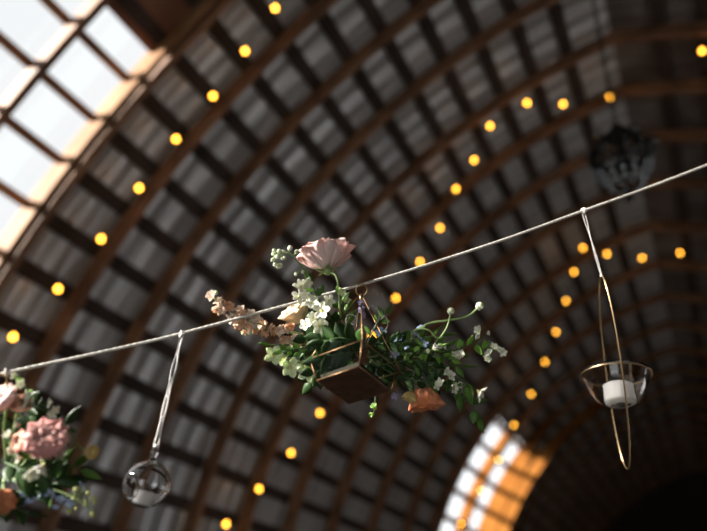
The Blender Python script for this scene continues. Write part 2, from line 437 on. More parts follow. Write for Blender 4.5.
def sprig(name, label, cat, path, blooms, leaves, pm, lm, R=.008, group=None, seed=0, n=5, stemr=.0008, face_cam=.5, centre=True, bname='blossom', tilt=1.25):
    """stem through pixel points; blooms [(px,py,d,scale)]; leaves [(t along stem, dir, L, W)]"""
    rnd = random.Random(seed); pts = spline([P(*q) for q in path], 8)
    root = thing(name, label, cat, pts[0], group)
    s = MB(); s.tube(pts, [stemr*(1.2-.6*i/len(pts)) for i in range(len(pts))], 6)
    for q in blooms:
        c = P(*q[:3]); near = min(pts, key=lambda p: (p-c).length)
        k = pts.index(near); near = pts[max(0, k-2)]
        s.tube(spline([near, near.lerp(c, .6)+D(0, .4, 0)*.002, c], 4), stemr*.6, 5)
    s.build('stem', stemd, root)
    for q in blooms:
        c = P(*q[:3]); sc_ = q[3] if len(q) > 3 else 1
        ax = rdir(rnd, face_cam); b = MB(); blossom(b, c, ax, R*sc_, n, seed=rnd.random(), tilt=tilt)
        bo = b.build(bname, pm, root, thick=.0003)
        if centre:
            e = MB(); e.ball(c+ax*R*.06, R*.16*sc_, 8, 6)
            for k in range(5): e.ball(c+ax*R*.15*sc_+D(rnd.uniform(-1, 1), rnd.uniform(-1, 1), 0)*R*.14*sc_, R*.05, 6, 4)
            e.build('stamens', stamen, bo)
    for (t, dv, L, W) in leaves:
        l = MB(); p = pts[min(len(pts)-1, int(t*(len(pts)-1)))]
        leaf(l, Matrix.Translation(p) @ frame(dv, rnd.uniform(-.8, .8)), L, W, rnd.uniform(.1, .4), rnd.uniform(-.05, .35)); l.build('leaf', lm, root, thick=.0003)
    return root

def greens(label, path, lm, nleaf, L, W, spread=1., seed=0, name='foliage_sprig', cat='foliage', group='leafy sprigs', stemr=.001):
    rnd = random.Random(seed); pts = spline([P(*q) for q in path], 8)
    root = thing(name, label, cat, pts[0], group)
    s = MB(); s.tube(pts, stemr, 6); s.build('stem', stemd, root)
    for k in range(nleaf):
        t = .15+.85*k/(nleaf-1); i = min(len(pts)-1, int(t*(len(pts)-1))); p = pts[i]; tg = unit(pts[min(i+1, len(pts)-1)]-pts[max(0, i-1)])
        side = tg.cross(-TOCAM if k % 2 else TOCAM); dv = unit(tg*.6+side*spread*rnd.uniform(.6, 1.1)+D(0, 0, 1)*rnd.uniform(-.5, .6))
        if k == nleaf-1: dv = tg
        l = MB(); q = dv.to_track_quat('Z', 'Y').to_matrix().to_4x4()
        # turn the blade roughly towards the viewer
        yaxis = q.to_3x3() @ Vector((0, 1, 0)); want = (TOCAM - dv*TOCAM.dot(dv)).normalized()
        ang = math.atan2(yaxis.cross(want).dot(dv), yaxis.dot(want))+rnd.uniform(-.9, .9)
        leaf(l, Matrix.Translation(p) @ q @ Matrix.Rotation(ang, 4, 'Z'), L*rnd.uniform(.75, 1.15), W*rnd.uniform(.8, 1.1), rnd.uniform(.1, .45), rnd.uniform(-.1, .35), 8)
        l.build('leaf', lm, root, thick=.0003)
    return root

# ------------------------------------------------------------------ brass and glass planter
TILT = Matrix.Rotation(math.radians(-10), 3, D(1, 0, 0))
def planter(label, px, dbase, group, rot=0, base_px=None):
    apex = rope_at(px)-Vector((0, 0, .004)); d0 = apex
    root = thing('hanging_planter', label, 'planter', apex, group)
    yaw = math.atan2(dirn(px, 300).x, dirn(px, 300).y)
    def corner(k, r, z):
        a = yawv+k*PI/2; return apex+TILT @ Vector((math.sin(a)*r, -math.cos(a)*r, z))
    yawv = -yaw+.12+rot
    zb, zr, rb, rr = -.182, -.148, .053, .067
    Bc = [corner(k, rb, zb) for k in range(4)]; Rc = [corner(k, rr, zr) for k in range(4)]
    top = [corner(k, .004, -.022) for k in range(4)]
    f = MB()
    for k in range(4):
        f.tube([Bc[k], Bc[(k+1) % 4]], .0012, 6); f.tube([Rc[k], Rc[(k+1) % 4]], .0011, 6)
        f.tube([Bc[k], Rc[k]], .0012, 6); f.tube([Rc[k], top[k]], .0013, 6)
    f.build('frame', old_brass, root)
    l = MB(); l.ring(apex-Vector((0, 0, .006)), .009, .0015, dirn(px, 300), 24, 6); l.tube([apex-Vector((0, 0, .014)), apex-Vector((0, 0, .026))], .0032, 10)
    l.build('hanging_loop', brass, root)
    b = MB(); b.add(Bc, [(0, 1, 2, 3)]); b.build('base', mat('weathered_brass', (.07, .035, .02), .5, .4, noise=(60, (.13, .065, .035)), bump=(80, .5)), root, smooth=False, thick=.0015)
    g = MB()
    for k in range(4): g.add([Bc[k], Bc[(k+1) % 4], Rc[(k+1) % 4], Rc[k]], [(0, 1, 2, 3)])
    g.build('glass_panel', clear, root, smooth=False)
    s = MB(); In = [(Bc[k]*.0+corner(k, rb*.9, zb+.003)) for k in range(4)]; Up = [corner(k, rb*.92, zb+.010) for k in range(4)]
    s.add(In+Up, [(0,3,2,1),(4,5,6,7),(0,1,5,4),(1,2,6,5),(2,3,7,6),(3,0,4,7)]); s.build('soil', soil, root, smooth=False)
    return root, apex+Vector((0, 0, zr))
pl, heart = planter('gem shaped brass framed glass planter hanging in the middle of the cord', 362, 1.03, 'geometric hanging planters')
hx, hy, hd = proj(heart)
H = (hx, hy, hd)
HB = (hx, hy-8, hd)

# the flowers of the middle arrangement ---------------------------------
F = 1.0
flower_rose('rose', 'large pale pink rose standing highest, seen from behind above the cord', 'flower', 327, 266, 1.0, 20.5,
    D(-.16, .9, -.42), pinkp, [(336,276,.985),(339,292,.985),(340,312,.99),(346,345,1.02)], 3, 6, 1.05, ruffle=.09, tall=1.15)
flower_rose('rose', 'pale apricot rose half hidden behind small white blossoms', 'flower', 300, 318, 1.02, 15,
    D(-.5, .75, .2), creamp, [(318,335,1.03),(340,352,H[2])], 5, 5, .7)
flower_rose('rose', 'deep orange rose hanging low at the right end of the planter', 'flower', 424, 392, 1.0, 18,
    D(.12, -.92, .35), orangep, [(412,382,1.01),(392,366,1.02),(370,362,H[2])], 8, 6, .42, tall=1.0, ruffle=.02)
flower_rose('rose', 'small orange bud with yellow outer petal left of the orange rose', 'flower', 411, 394, .985, 8,
    D(-.3, -.8, .3), yellowp, [(404,380,1.0),(385,366,1.01)], 9, 4, .6)
# stock / snapdragon spike at the left
def spike(label, path, m, n, seed, R0_, R1_, name='stock_stem', m2=None, ex=1.0, buds=4):
    rnd = random.Random(seed); pts = spline([P(*q) for q in path], 10)
    root = thing(name, label, 'flower', pts[0])
    s = MB(); s.tube(pts, .0014, 7); s.build('stem', stemm, root)
    for k in range(n):
        f = k/(n-1); t = .22+.76*f; p = pts[int(t*(len(pts)-1))]; ax = rdir(rnd, .35)
        R = R0_+(R1_-R0_)*f; c = p+ax*R*.9*ex*rnd.uniform(.5, 1.2); b = MB()
        for q in range(2): blossom(b, c-ax*R*.25*q, ax, R*(1-.2*q), 5, tilt=.95-.35*(1-q)*.8, cup=.3, seed=rnd.random())
        b.build('floret', m2 if (m2 and k % 3 == 1) else m, root, thick=.0003)
    for k in range(buds):
        e = MB(); p = pts[-1]+D(rnd.uniform(-1, .4), rnd.uniform(-.6, 1), rnd.uniform(-.5, .6))*.009; e.ball(p, .0028, 8, 6, (1, 1, 1.4)); e.build('bud', budm, root)
    return root
spike('peach flower spike pointing left along the cord with many ruffled florets', [(345,350,1.02),(310,338,1.0),(280,330,.99),(248,320,.98),(228,310,.98),(214,298,.98)], peachp, 26, 4, .0125, .0105, m2=mat('blush_petal', (.93, .78, .66), .55, noise=(50, (.95, .87, .78)), trans=.35))
spike('shorter apricot flower spike under the longer one', [(345,352,1.02),(318,342,.99),(292,331,.985),(262,330,.985),(246,328,.985)], mat('apricot_petal', (.90, .50, .24), .55, noise=(60, (.94, .70, .46)), trans=.35), 9, 9, .009, .007)
# small white blossoms
sprig('blossom_sprig', 'sprig of small white five petalled blossoms rising left of the pink rose stem', 'flower',
    [(350,345,1.03),(332,330,1.0),(318,312,.99),(308,298,.98),(300,284,.98)],
    [(300,288,.975,1.0),(299,297,.97,.9),(309,296,.975,.8),(322,311,.96,1.1),(319,326,.955,1.15),(329,301,.97,.8),(307,283,.98,.7),(312,303,.97,.9),(306,325,.965,.8),(313,318,.965,.7)],
    [(.5, D(-.6, .5, .4), .022, .011), (.3, D(-.5, -.3, .6), .02, .01)], whitep, leaf1, .0138, seed=2, face_cam=.9)
sprig('blossom_sprig', 'three green tinged white blossoms drooping at the lower left of the planter', 'flower',
    [(346,350,1.02),(322,352,1.0),(305,352,.99),(288,350,.985),(276,348,.985)],
    [(274,356,.98,1.1),(291,368,.975,1.15),(309,371,.97,1.25),(303,362,.985,.8),(314,379,.975,.8),(284,360,.985,.7)],
    [(.6, D(-.5, -.5, .5), .02, .01), (.8, D(-.6, .6, .5), .016, .009)], greenp, leaf3, .0155, seed=5, face_cam=.7, tilt=.95)
sprig('blossom_sprig', 'arching sprig of tiny pale green buds left of the pink rose', 'flower',
    [(346,345,1.03),(326,318,1.0),(316,296,.99),(309,278,.985),(299,263,.985),(286,253,.985),(274,256,.985)],
    [], [(.5, D(-.4, .6, .5), .016, .007)], whitep, leaf1, .006, seed=6)
def buds(parent_label, path, spots, r, m=budm, name='bud_sprig', stemr=.0011, group=None):
    pts = spline([P(*q) for q in path], 10); root = thing(name, parent_label, 'flower', pts[0], group)
    s = MB(); s.tube(pts, stemr, 7)
    for q in spots:
        c = P(*q[:3]); near = min(pts, key=lambda p: (p-c).length); s.tube([near, near.lerp(c, .5)+Vector((0,0,.002)), c], stemr*.6, 5)
    s.build('stem', stemm, root)
    for q in spots:
        k = q[3] if len(q) > 3 else 1; e = MB(); c = P(*q[:3]); e.ball(c, r*k, 12, 8, (1, 1, 1.15))
        rnd = random.Random(q[0])
        for j in range(7): e.ball(c+D(rnd.uniform(-1,1), rnd.uniform(-1,1), rnd.uniform(-1,1))*r*k*.75, r*k*.42, 6, 5)
        e.build('bud', m, root)
    return root
rnd = random.Random(3)
buds('curled tip of tiny round pale buds above the left side of the cord',
    [(312,284,.984),(306,270,.985),(298,261,.985),(288,253,.985),(277,255,.985),(271,262,.985)],
    [(rnd.uniform(269, 285), rnd.uniform(250, 268), .985+rnd.uniform(-.012, .012), rnd.uniform(.6, 1)) for _ in range(13)]+[(290,248,.98),(297,252,.985),(303,272,.985,.8),(296,274,.98,.8)], .0036)
# green hellebore like heads
sprig('green_flower', 'single lime green bloom dangling under the planter base', 'flower',
    [(366,366,1.04),(372,385,1.05),(376,400,1.03)], [(376,409,1.03,1.0),(374,413,1.02,.7)], [], limep, leaf3, .0115, seed=8, tilt=.5)
sprig('green_flower', 'pale green bloom beside the hanging loop of the planter', 'flower',
    [(354,340,1.03),(348,318,1.01),(344,300,.995)], [(343,291,.985,1.0),(346,298,.985,.8)], [(.6, D(.6,.4,.4), .018, .008)], greenp, leaf3, .011, seed=9, tilt=.6)
# blue flowers
sprig('blue_flower_sprig', 'sprig of small sky blue flowers right of the planter top', 'flower',
    [(368,356,1.03),(382,348,1.01),(398,344,1.0),(412,340,1.0),(420,332,1.0)],
    [(381,333,.995,1.0),(399,338,.985,1.1),(418,336,.98,1.1),(394,354,.98,.9),(424,343,.99,.8),(408,346,.98,.8),(420,328,.99,.7)], [(.5, D(.3,.8,.3), .02, .008)], bluep, leaf1, .0095, seed=12)
sprig('blue_flower_sprig', 'few violet blue florets clustered on the brass loop', 'flower',
    [(362,350,1.03),(360,335,1.0),(362,322,.985)], [(362,309,.985,.7),(363,315,.985,.8),(361,303,.99,.55)], [], lilacp, leaf1, .0095, seed=13)
sprig('blue_flower_sprig', 'single lilac floret low beside the right corner of the planter', 'flower',
    [(372,360,1.03),(385,378,1.0),(393,392,.99)], [(395,396,.985,.8)], [], lilacp, leaf1, .009, seed=14)
# round pods on long arching stems
def curl(label, path, r=.0014, head=0, m=stemm, group=None):
    pts = spline([P(*q) for q in path], 10); root = thing('curling_stem', label, 'flower', pts[0], group)
    s = MB(); s.tube(pts, [r*(1.1-.35*i/len(pts)) for i in range(len(pts))], 8); s.build('stem', m, root)
    if head:
        e = MB(); c = pts[-1]; e.ball(c, head, 14, 10)
        rr = random.Random(len(label))
        for k in range(16): e.ball(c+Vector((rr.uniform(-1,1), rr.uniform(-1,1), rr.uniform(-1,1))).normalized()*head*.9, head*.28, 6, 5)
        e.build('seed_head', budm, root)
        e = MB()
        for k in range(6): leaf(e, Matrix.Translation(c) @ frame(unit(pts[-1]-pts[-3])) @ Matrix.Rotation(k*PI/3, 4, 'Z') @ Matrix.Rotation(1.2, 4, 'X'), head*1.3, head*.5)
        e.build('bracts', leaf3, root)
    return root
curl('long pale stem arching right to a round seed head, topmost at the right', [(370,358,1.03),(392,350,1.0),(410,336,.985),(428,324,.98),(450,320,.975),(468,316,.975),(480,306,.975)], .0021, .0062)
curl('second pale stem with a smaller round seed head left of the topmost one', [(372,358,1.03),(405,350,.99),(414,331,.98),(428,330,.975),(438,338,.975),(445,331,.97),(449,321,.97),(451,311,.97)], .0016, .0052)
curl('thin tendril curling into a loop left of the brass loop', [(360,345,1.02),(356,330,.985),(352,327,.98),(346,322,.975),(348,315,.975),(355,316,.975),(357,322,.975),(352,325,.972)], .0008, m=tendril)
curl('thin pale tendril hooking over right of the brass loop', [(366,345,1.02),(374,328,.99),(379,318,.985),(377,309,.985),(371,306,.985),(368,310,.985)], .0008, m=tendril)
curl('short pale tendril hooking up beside the blue flowers', [(376,345,1.01),(384,332,.99),(388,324,.985),(385,316,.985),(380,319,.985)], .0008, m=tendril)
# right hand sprigs
sprig('blossom_sprig', 'outermost right sprig of tiny white clusters with bright leaves', 'flower',
    [(372,360,1.03),(405,356,1.0),(432,352,.985),(455,350,.98),(474,344,.975),(488,350,.975),(503,351,.975)],
    [(479,331,.975,.9),(476,335,.975,.7),(490,354,.97,.9),(497,350,.97,.8),(503,352,.97,.75),(487,360,.97,.8),(493,347,.97,.7),(462,356,.975,1.05),(487,333,.975,.5)],
    [(.62, D(.2,.9,.4), .022, .013), (.7, D(.4,-.8,.4), .02, .013), (.8, D(-.1,.8,.5), .018, .012), (.85, D(.3,-.9,.4), .021, .012), (.75, D(.8,.6,.3), .018, .012), (.55, D(-.2,.8,.4), .02, .014), (.88, D(.5,.8,.2), .014, .01)],
    whitep, leaf3, .0105, seed=21, tilt=.8)
sprig('blossom_sprig', 'sprig with one larger white bloom low at the right above two dark leaves', 'flower',
    [(370,360,1.03),(400,364,1.0),(430,372,.985),(455,378,.98),(470,385,.975)],
    [(478,391,.965,1.75),(455,356,.97,0.9),(450,376,.975,.95),(441,384,.97,.95),(436,386,.975,.8),(447,371,.975,.8),(453,388,.97,1.0),(457,386,.975,.9)],
    [(.95, D(.3,-.9,.3), .036, .017), (.8, D(-.1,-.9,.3), .036, .018), (.7, D(-.3,-.8,.3), .028, .015), (.6, D(.2,.8,.4), .02, .012)],
    whitep, leaf1, .0100, seed=22, tilt=.95)
sprig('blossom_sprig', 'white buds among leaves just right of the blue flowers', 'flower',
    [(370,358,1.03),(400,352,.995),(425,350,.98),(440,347,.975)],
    [(433,349,.965,1.0),(438,346,.97,.8),(427,352,.97,.7),(446,346,.97,.6)],
    [(.9, D(.5,.5,.4), .024, .015), (.7, D(.2,-.8,.4), .02, .012), (.8, D(.9,-.1,.4), .022, .014)],
    whitep, leaf3, .009, seed=23, tilt=.5)
# foliage
G = 'dark leafy sprigs of the middle arrangement'
gl = [
 ('leafy sprig spreading left under the peach spike', [(350,352,1.02),(320,348,1.0),(296,345,.99),(270,345,.985)], leaf1, 9, .024, .011),
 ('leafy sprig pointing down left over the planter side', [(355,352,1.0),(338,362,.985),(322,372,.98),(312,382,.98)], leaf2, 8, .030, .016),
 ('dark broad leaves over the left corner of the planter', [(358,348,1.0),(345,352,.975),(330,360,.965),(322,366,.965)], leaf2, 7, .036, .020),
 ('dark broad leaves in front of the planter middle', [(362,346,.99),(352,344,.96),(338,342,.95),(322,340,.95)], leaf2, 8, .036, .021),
 ('leafy tuft rising behind the white blossoms', [(354,348,1.03),(340,330,1.01),(328,312,1.0),(318,298,1.0),(312,284,1.0)], leaf1, 9, .024, .012),
 ('leafy tuft rising beside the pink rose stem', [(358,346,1.03),(350,325,1.02),(344,310,1.01),(340,296,1.0)], leaf1, 8, .024, .012),
 ('leafy sprig rising right of the brass loop', [(364,346,1.03),(372,332,1.02),(380,322,1.01),(386,314,1.01)], leaf1, 7, .022, .010),
 ('leafy sprig spreading right under the arching stems', [(368,354,1.02),(392,350,1.0),(416,346,.995),(440,346,.99),(456,352,.985)], leaf1, 12, .024, .012),
 ('narrow leaves spreading right above the orange rose', [(368,358,1.02),(396,362,1.0),(420,366,.99),(444,366,.985),(462,366,.98)], leaf1, 12, .025, .010),
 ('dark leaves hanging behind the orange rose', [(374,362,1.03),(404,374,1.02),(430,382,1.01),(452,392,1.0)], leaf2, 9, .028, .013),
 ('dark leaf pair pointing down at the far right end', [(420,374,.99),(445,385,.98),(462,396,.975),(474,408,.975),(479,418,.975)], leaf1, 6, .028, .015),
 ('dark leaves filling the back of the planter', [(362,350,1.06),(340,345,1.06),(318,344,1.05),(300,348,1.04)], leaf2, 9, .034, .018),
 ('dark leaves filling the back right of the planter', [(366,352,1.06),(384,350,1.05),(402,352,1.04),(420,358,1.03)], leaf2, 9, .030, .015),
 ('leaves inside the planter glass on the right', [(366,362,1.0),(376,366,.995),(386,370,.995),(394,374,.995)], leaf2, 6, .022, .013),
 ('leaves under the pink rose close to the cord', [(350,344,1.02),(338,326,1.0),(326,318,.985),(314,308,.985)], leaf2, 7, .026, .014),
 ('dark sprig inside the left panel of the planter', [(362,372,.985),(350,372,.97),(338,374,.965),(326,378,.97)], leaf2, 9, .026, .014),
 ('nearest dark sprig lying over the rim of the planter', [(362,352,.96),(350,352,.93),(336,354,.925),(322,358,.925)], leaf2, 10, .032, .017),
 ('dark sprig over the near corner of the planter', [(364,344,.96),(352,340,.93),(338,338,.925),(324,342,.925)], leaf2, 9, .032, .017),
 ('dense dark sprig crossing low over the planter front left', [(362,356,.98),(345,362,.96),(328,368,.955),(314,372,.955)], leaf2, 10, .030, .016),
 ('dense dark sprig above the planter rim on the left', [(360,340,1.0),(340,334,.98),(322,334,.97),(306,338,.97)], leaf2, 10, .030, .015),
 ('dark sprig between the brass loop and the blue flowers', [(364,350,1.0),(376,344,.98),(388,342,.975),(402,344,.975)], leaf2, 9, .026, .012),
 ('dark narrow leaves right of the planter rim', [(378,366,1.0),(396,362,.985),(414,360,.98),(432,364,.98)], leaf2, 10, .028, .010),
 ('green narrow leaves under the arching stems', [(376,358,1.0),(396,348,.985),(416,338,.98),(440,336,.98)], leaf1, 11, .026, .008),
 ('bright leaves in the middle of the right side', [(380,360,1.0),(406,354,.98),(430,354,.975),(452,360,.975)], leaf3, 9, .018, .010),
 ('dark leaves around the orange rose stem', [(376,366,1.01),(396,374,1.0),(414,380,.985),(434,382,.985)], leaf2, 9, .026, .013),
 ('bright leaves among the lower left blossoms', [(350,352,1.0),(325,350,.98),(305,348,.975),(282,352,.975)], leaf3, 9, .016, .009),
]
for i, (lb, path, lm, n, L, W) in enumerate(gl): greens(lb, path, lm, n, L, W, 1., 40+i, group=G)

# ------------------------------------------------------------------ left arrangement, nearer, half out of frame
pl2, heart2 = planter('second gem shaped brass planter at the left edge under its own blooms', 2, .85, 'geometric hanging planters', .3)
h2 = proj(heart2); X2 = (h2[0], h2[1], h2[2])
d2 = .80
flower_rose('rose', 'full dusty pink rose facing right in the left arrangement', 'flower', 46, 448, .77, 21,
    D(.3, .7, .6), rosyp, [(30,450,.80),(14,468,.83)], 31, 7, .5, ruffle=.04, tall=1.1)
flower_rose('rose', 'small coral bud left of the dusty pink rose', 'flower', 26, 443, .785, 11,
    D(-.4, .4, .6), mat('coral_petal', (.85, .36, .25), .55, noise=(50, (.88, .55, .42)), trans=.3), [(20,455,.81),(12,470,.83)], 32, 5, .6)
flower_rose('rose', 'pale peach bloom at the upper left edge of the picture', 'flower', 4, 404, .79, 15,
    D(-.2, .7, .5), pinkp, [(4,430,.82),(6,460,.84)], 33, 6, .9)
flower_rose('rose', 'light peach ruffled bloom right of the one at the picture edge', 'flower', 18, 408, .80, 10,
    D(.4, .8, .3), mat('light_peach_petal', (.88, .60, .48), .55, trans=.35), [(14,430,.82),(8,460,.84)], 34, 5, .9)
flower_rose('ranunculus', 'burnt orange bloom low at the left edge', 'flower', 3, 496, .78, 13,
    D(.3, -.3, .8), orangep, [(4,485,.80),(4,474,.83)], 35, 6, .7)
curl('stem with a cream button flower leaning out right of the dusty pink rose', [(20,468,.83),(45,440,.80),(62,428,.79),(70,432,.785),(78,445,.78),(86,451,.78)], .0016)
c_ = P(92, 452, .78); bt = thing('button_flower', 'cream yellow button flower at the end of the drooping stem', 'flower', c_)
b = MB(); axb = D(.5, .1, .8)
for l in range(4):
    M0 = Matrix.Translation(c_) @ frame(axb, l*.4)
    for k in range(12): petal(b, M0 @ Matrix.Rotation(2*PI*k/12, 4, 'Z') @ Matrix.Rotation(1.3-.35*l, 4, 'X'), .0095-.001*l, .005, .2, nu=4, nv=5)
b.build('petals', yellowp, bt, thick=.0003); b = MB(); b.ball(c_+axb*.002, .004); b.build('centre', stamen, bt)
sprig('blossom_sprig', 'white blossoms reaching up to the cord at the left edge', 'flower',
    [(8,465,.84),(14,430,.82),(20,405,.80),(26,388,.80),(18,376,.80)],
    [(28,396,.79,.9),(20,384,.79,.8),(25,405,.79,.7),(33,400,.79,.7),(14,376,.80,.6),(50,404,.79,.8),(55,410,.79,.7),(52,415,.79,.8)],
    [(.7, D(.7,.3,.4), .018, .009), (.85, D(-.5,.6,.4), .014, .008)], whitep, leaf3, .0085, seed=51)
sprig('blossom_sprig', 'cream blossoms under the dusty pink rose', 'flower',
    [(8,472,.83),(25,468,.80),(42,462,.78),(58,452,.775)],
    [(30,470,.765,1.3),(44,464,.76,1.3),(56,454,.76,1.0),(12,450,.78,.9),(10,436,.78,.8),(20,425,.78,.7),(22,458,.77,.9)],
    [(.5, D(.3,-.7,.4), .022, .01)], whitep, leaf3, .0105, seed=52, tilt=.6)
sprig('blue_flower_sprig', 'trailing blue florets along the lower side of the left arrangement', 'flower',
    [(8,478,.83),(24,486,.80),(44,494,.79),(64,497,.785),(82,490,.78)],
    [(26,492,.78,.9),(29,500,.78,.8),(50,494,.775,.9),(60,500,.775,.9),(70,503,.775,.8),(84,487,.775,1.0),(40,496,.78,.7),(56,506,.775,.7),(30,484,.78,.7)],
    [(.6, D(.3,-.6,.4), .02, .007)], bluep, leaf1, .0075, seed=53)
buds('yellow green bud cluster at the lower right tip of the left arrangement', [(10,478,.83),(40,486,.80),(66,494,.79),(84,504,.785),(94,512,.785)],
    [(rnd.uniform(68, 96), rnd.uniform(488, 515), .785+rnd.uniform(-.01, .01), rnd.uniform(.6, 1)) for _ in range(18)], .0034, mat('yellow_green_bud', (.50, .52, .20), .6, trans=.2))
g2 = [
 ('leafy sprig pointing right behind the dusty pink rose', [(10,468,.84),(36,452,.83),(56,436,.82),(66,424,.82)], leaf2, 8, .028, .013),
 ('dark leaves pointing right below the dusty pink rose', [(10,472,.83),(36,466,.81),(60,462,.80),(80,470,.80)], leaf1, 9, .03, .013),
 ('dark leaves hanging below the left arrangement', [(8,474,.83),(26,480,.82),(46,484,.81),(66,482,.80)], leaf2, 9, .032, .014),
 ('dark leaves rising between the peach blooms', [(6,466,.84),(10,440,.83),(16,420,.83),(30,402,.82)], leaf2, 8, .028, .014),
 ('bright leaf sprig left of the dusty pink rose', [(8,468,.82),(14,458,.79),(20,452,.78),(28,450,.78)], leaf3, 5, .02, .009),
 ('dark broad leaves at the lower left corner', [(4,474,.83),(2,490,.81),(10,504,.80),(24,512,.80)], leaf2, 8, .032, .016),
 ('dark leaves filling the left arrangement below its roses', [(4,462,.80),(18,468,.78),(36,474,.775),(56,478,.775)], leaf2, 9, .034, .018),
 ('leafy filler behind the left blooms', [(2,462,.86),(18,440,.86),(34,425,.86),(46,420,.86)], leaf2, 9, .034, .018),
]
for i, (lb, path, lm, n, L, W) in enumerate(g2): greens(lb, path, lm, n, L, W, 1., 70+i, group='dark leafy sprigs of the left arrangement')

# ------------------------------------------------------------------ glass orb with a tealight
do = rope_d(182)
top = rope_at(182); oc = P(149, 484, do*.995); R = 23.2/FPX*do*.86
oc = top.copy()
while proj(oc)[1] < 484: oc.z -= .0005
orb = thing('glass_orb', 'round clear glass candle orb hanging at the lower left', 'candle holder', oc)
hd_ = unit(D(-.60, .15, .75)); M = Matrix.Translation(oc) @ frame(hd_)
b = MB(); ha = .56
Ri = R-.0013; NA = 30
op = [(R*math.sin(ha+(PI-ha)*i/NA), R*math.cos(ha+(PI-ha)*i/NA)) for i in range(NA)]+[(1e-5, -R)]
ip = [(Ri*math.sin(ha+(PI-ha)*i/NA), Ri*math.cos(ha+(PI-ha)*i/NA)) for i in range(NA)]+[(1e-5, -Ri)]
b.lathe(op[::-1]+ip, M, 56)
b.build('globe', blown, orb)
b = MB(); b.ring(oc+hd_*R*math.cos(ha), R*math.sin(ha), .0011, hd_, 48, 8); b.build('opening_rim', blown, orb)
up = oc+Vector((0, 0, R)); b = MB()
b.lathe([(.0075, -.002), (.005, .002), (.0032, .006), (.0045, .009), (.005, .0115), (.0032, .0145), (1e-4, .0155)], Matrix.Translation(up), 20); b.build('glass_nub', blown, orb)
b = MB(); b.ring(up+Vector((0, 0, .017)), .0035, .0007, D(0, 0, 1), 20, 6); b.build('metal_loop', alu, orb)
def tealight(label, c, r, h, tiltM=None, spot=False):
    t = thing('tealight_candle', label, 'candle', c); T = Matrix.Translation(c) @ (tiltM or Matrix())
    b = MB(); b.lathe([(1e-4, 0), (r*.96, 0), (r, h*.06), (r, h*.86), (r*1.03, h*.9), (r*.97, h*.9), (r*.96, h*.6), (1e-4, h*.6)], T, 32); b.build('cup', mat('pale_cup', (.80, .78, .76), .35, .15), t)
    b = MB(); b.lathe([(r*.95, h*.55), (r*.95, h*.93), (r*.8, h), (1e-4, h*.97)], T, 32); b.build('wax', wax, t)
    b = MB(); b.tube([T @ Vector((0, 0, h*.9)), T @ Vector((.0005, 0, h*1.22))], .0007, 6); b.build('wick', black, t)
    b = MB(); b.lathe([(1e-4, -.0002), (r*.26, -.0002), (r*.30, .0002)], T, 20); b.build('wick_base', mat('dull_tin', (.12, .12, .12), .5, .7), t)
    return t
tealight('small white tealight lying inside the round orb', oc+Vector((-.002, .0, -R*.87)), .0125, .0165, Matrix.Rotation(.12, 4, 'Y'))
st = thing('hanging_string', 'doubled pale string holding up the round orb', 'string', top)
b = MB()
for s in (-1, 1):
    a = top+Vector((0, 0, .003)); e = up+Vector((0, 0, .018)); pts = []
    for k in range(61):
        f = k/60; w = .0022+.0007*math.cos(f*PI*6)
        pts.append(a.lerp(e, f)+D(1, .2, 0)*s*w+D(0, 0, 1)*s*.001*math.sin(f*PI*4))
    b.tube(pts, .0013, 6)
b.build('strand', string_m, st)
b = MB()
for f in (.18, .38, .52, .68): p = top.lerp(up, f); b.ball(p, .0019, 8, 6)
b.ball(top+Vector((0, 0, -.004)), .0042, 10, 8); b.ball(up+Vector((0, 0, .020)), .0028, 10, 8)
b.build('knot', string_m, st); b = MB(); b.ring(top, .0042, .0011, unit(rp[5]-rp[4]), 20, 6); b.build('wrap', string_m, st)

# ------------------------------------------------------------------ brass hoop with a glass bowl
dh = rope_d(600)
t2 = rope_at(583)
hc = P(614, 372, dh)                                            # hoop centre
upv = unit(P(603, 276, dh)-P(628, 470, dh))
hn = unit(D(1, .12, .14))
hn = unit(hn-upv*hn.dot(upv))
hoop = thing('brass_hoop_holder', 'tall oval brass hoop hanging at the right with a glass bowl', 'candle holder', hc)
Rv = 97/FPX*dh; rw = .062; w_ = upv.cross(hn)
b = MB(); b.ring(hc, Rv, .0016, hn, 96, 8, R2=rw+.001, udir=upv); b.build('hoop', brass, hoop)
rimc = P(616, 376, dh); rr_ = 33/FPX*dh
vz = Vector((0, 0, 1))
b = MB(); b.ring(rimc, rr_+.0012, .0013, vz, 64, 8); b.build('rim_ring', brass, hoop)
# glass bowl rests in the ring
gb = thing('glass_bowl', 'clear glass bowl sitting in the ring of the brass hoop', 'bowl', rimc-Vector((0, 0, .05)))
prof = [(1e-4, -.058), (rr_*.36, -.058), (rr_*.50, -.055), (rr_*.66, -.045), (rr_*.80, -.030), (rr_*.90, -.015), (rr_*.965, 0), (rr_*1.0, .0045), (rr_*.985, .005), (rr_*.94, .0), (rr_*.87, -.015), (rr_*.77, -.029), (rr_*.63, -.043), (rr_*.46, -.052), (1e-4, -.0535)]
b = MB(); b.lathe([(r, z+.002) for r, z in prof], Matrix.Translation(rimc), 56); b.build('bowl', blown, gb)
tealight('larger white candle standing in the glass bowl', rimc+Vector((.001, 0, -.0505)), .0265, .034)
st = thing('hanging_string', 'thin pale string tying the brass hoop to the cord', 'string', t2)
b = MB(); hp = hc+upv*Rv
for s in (-1, 1):
    pts = [t2.lerp(hp, k/30)+D(1, 0, 0)*s*(.0016*(1-k/30)*math.sin(k/30*PI*3+.4)+.0007)+D(0, 0, 1)*.0008*s for k in range(31)]
    b.tube(pts, .0007, 6)
b.build('strand', string_m, st)
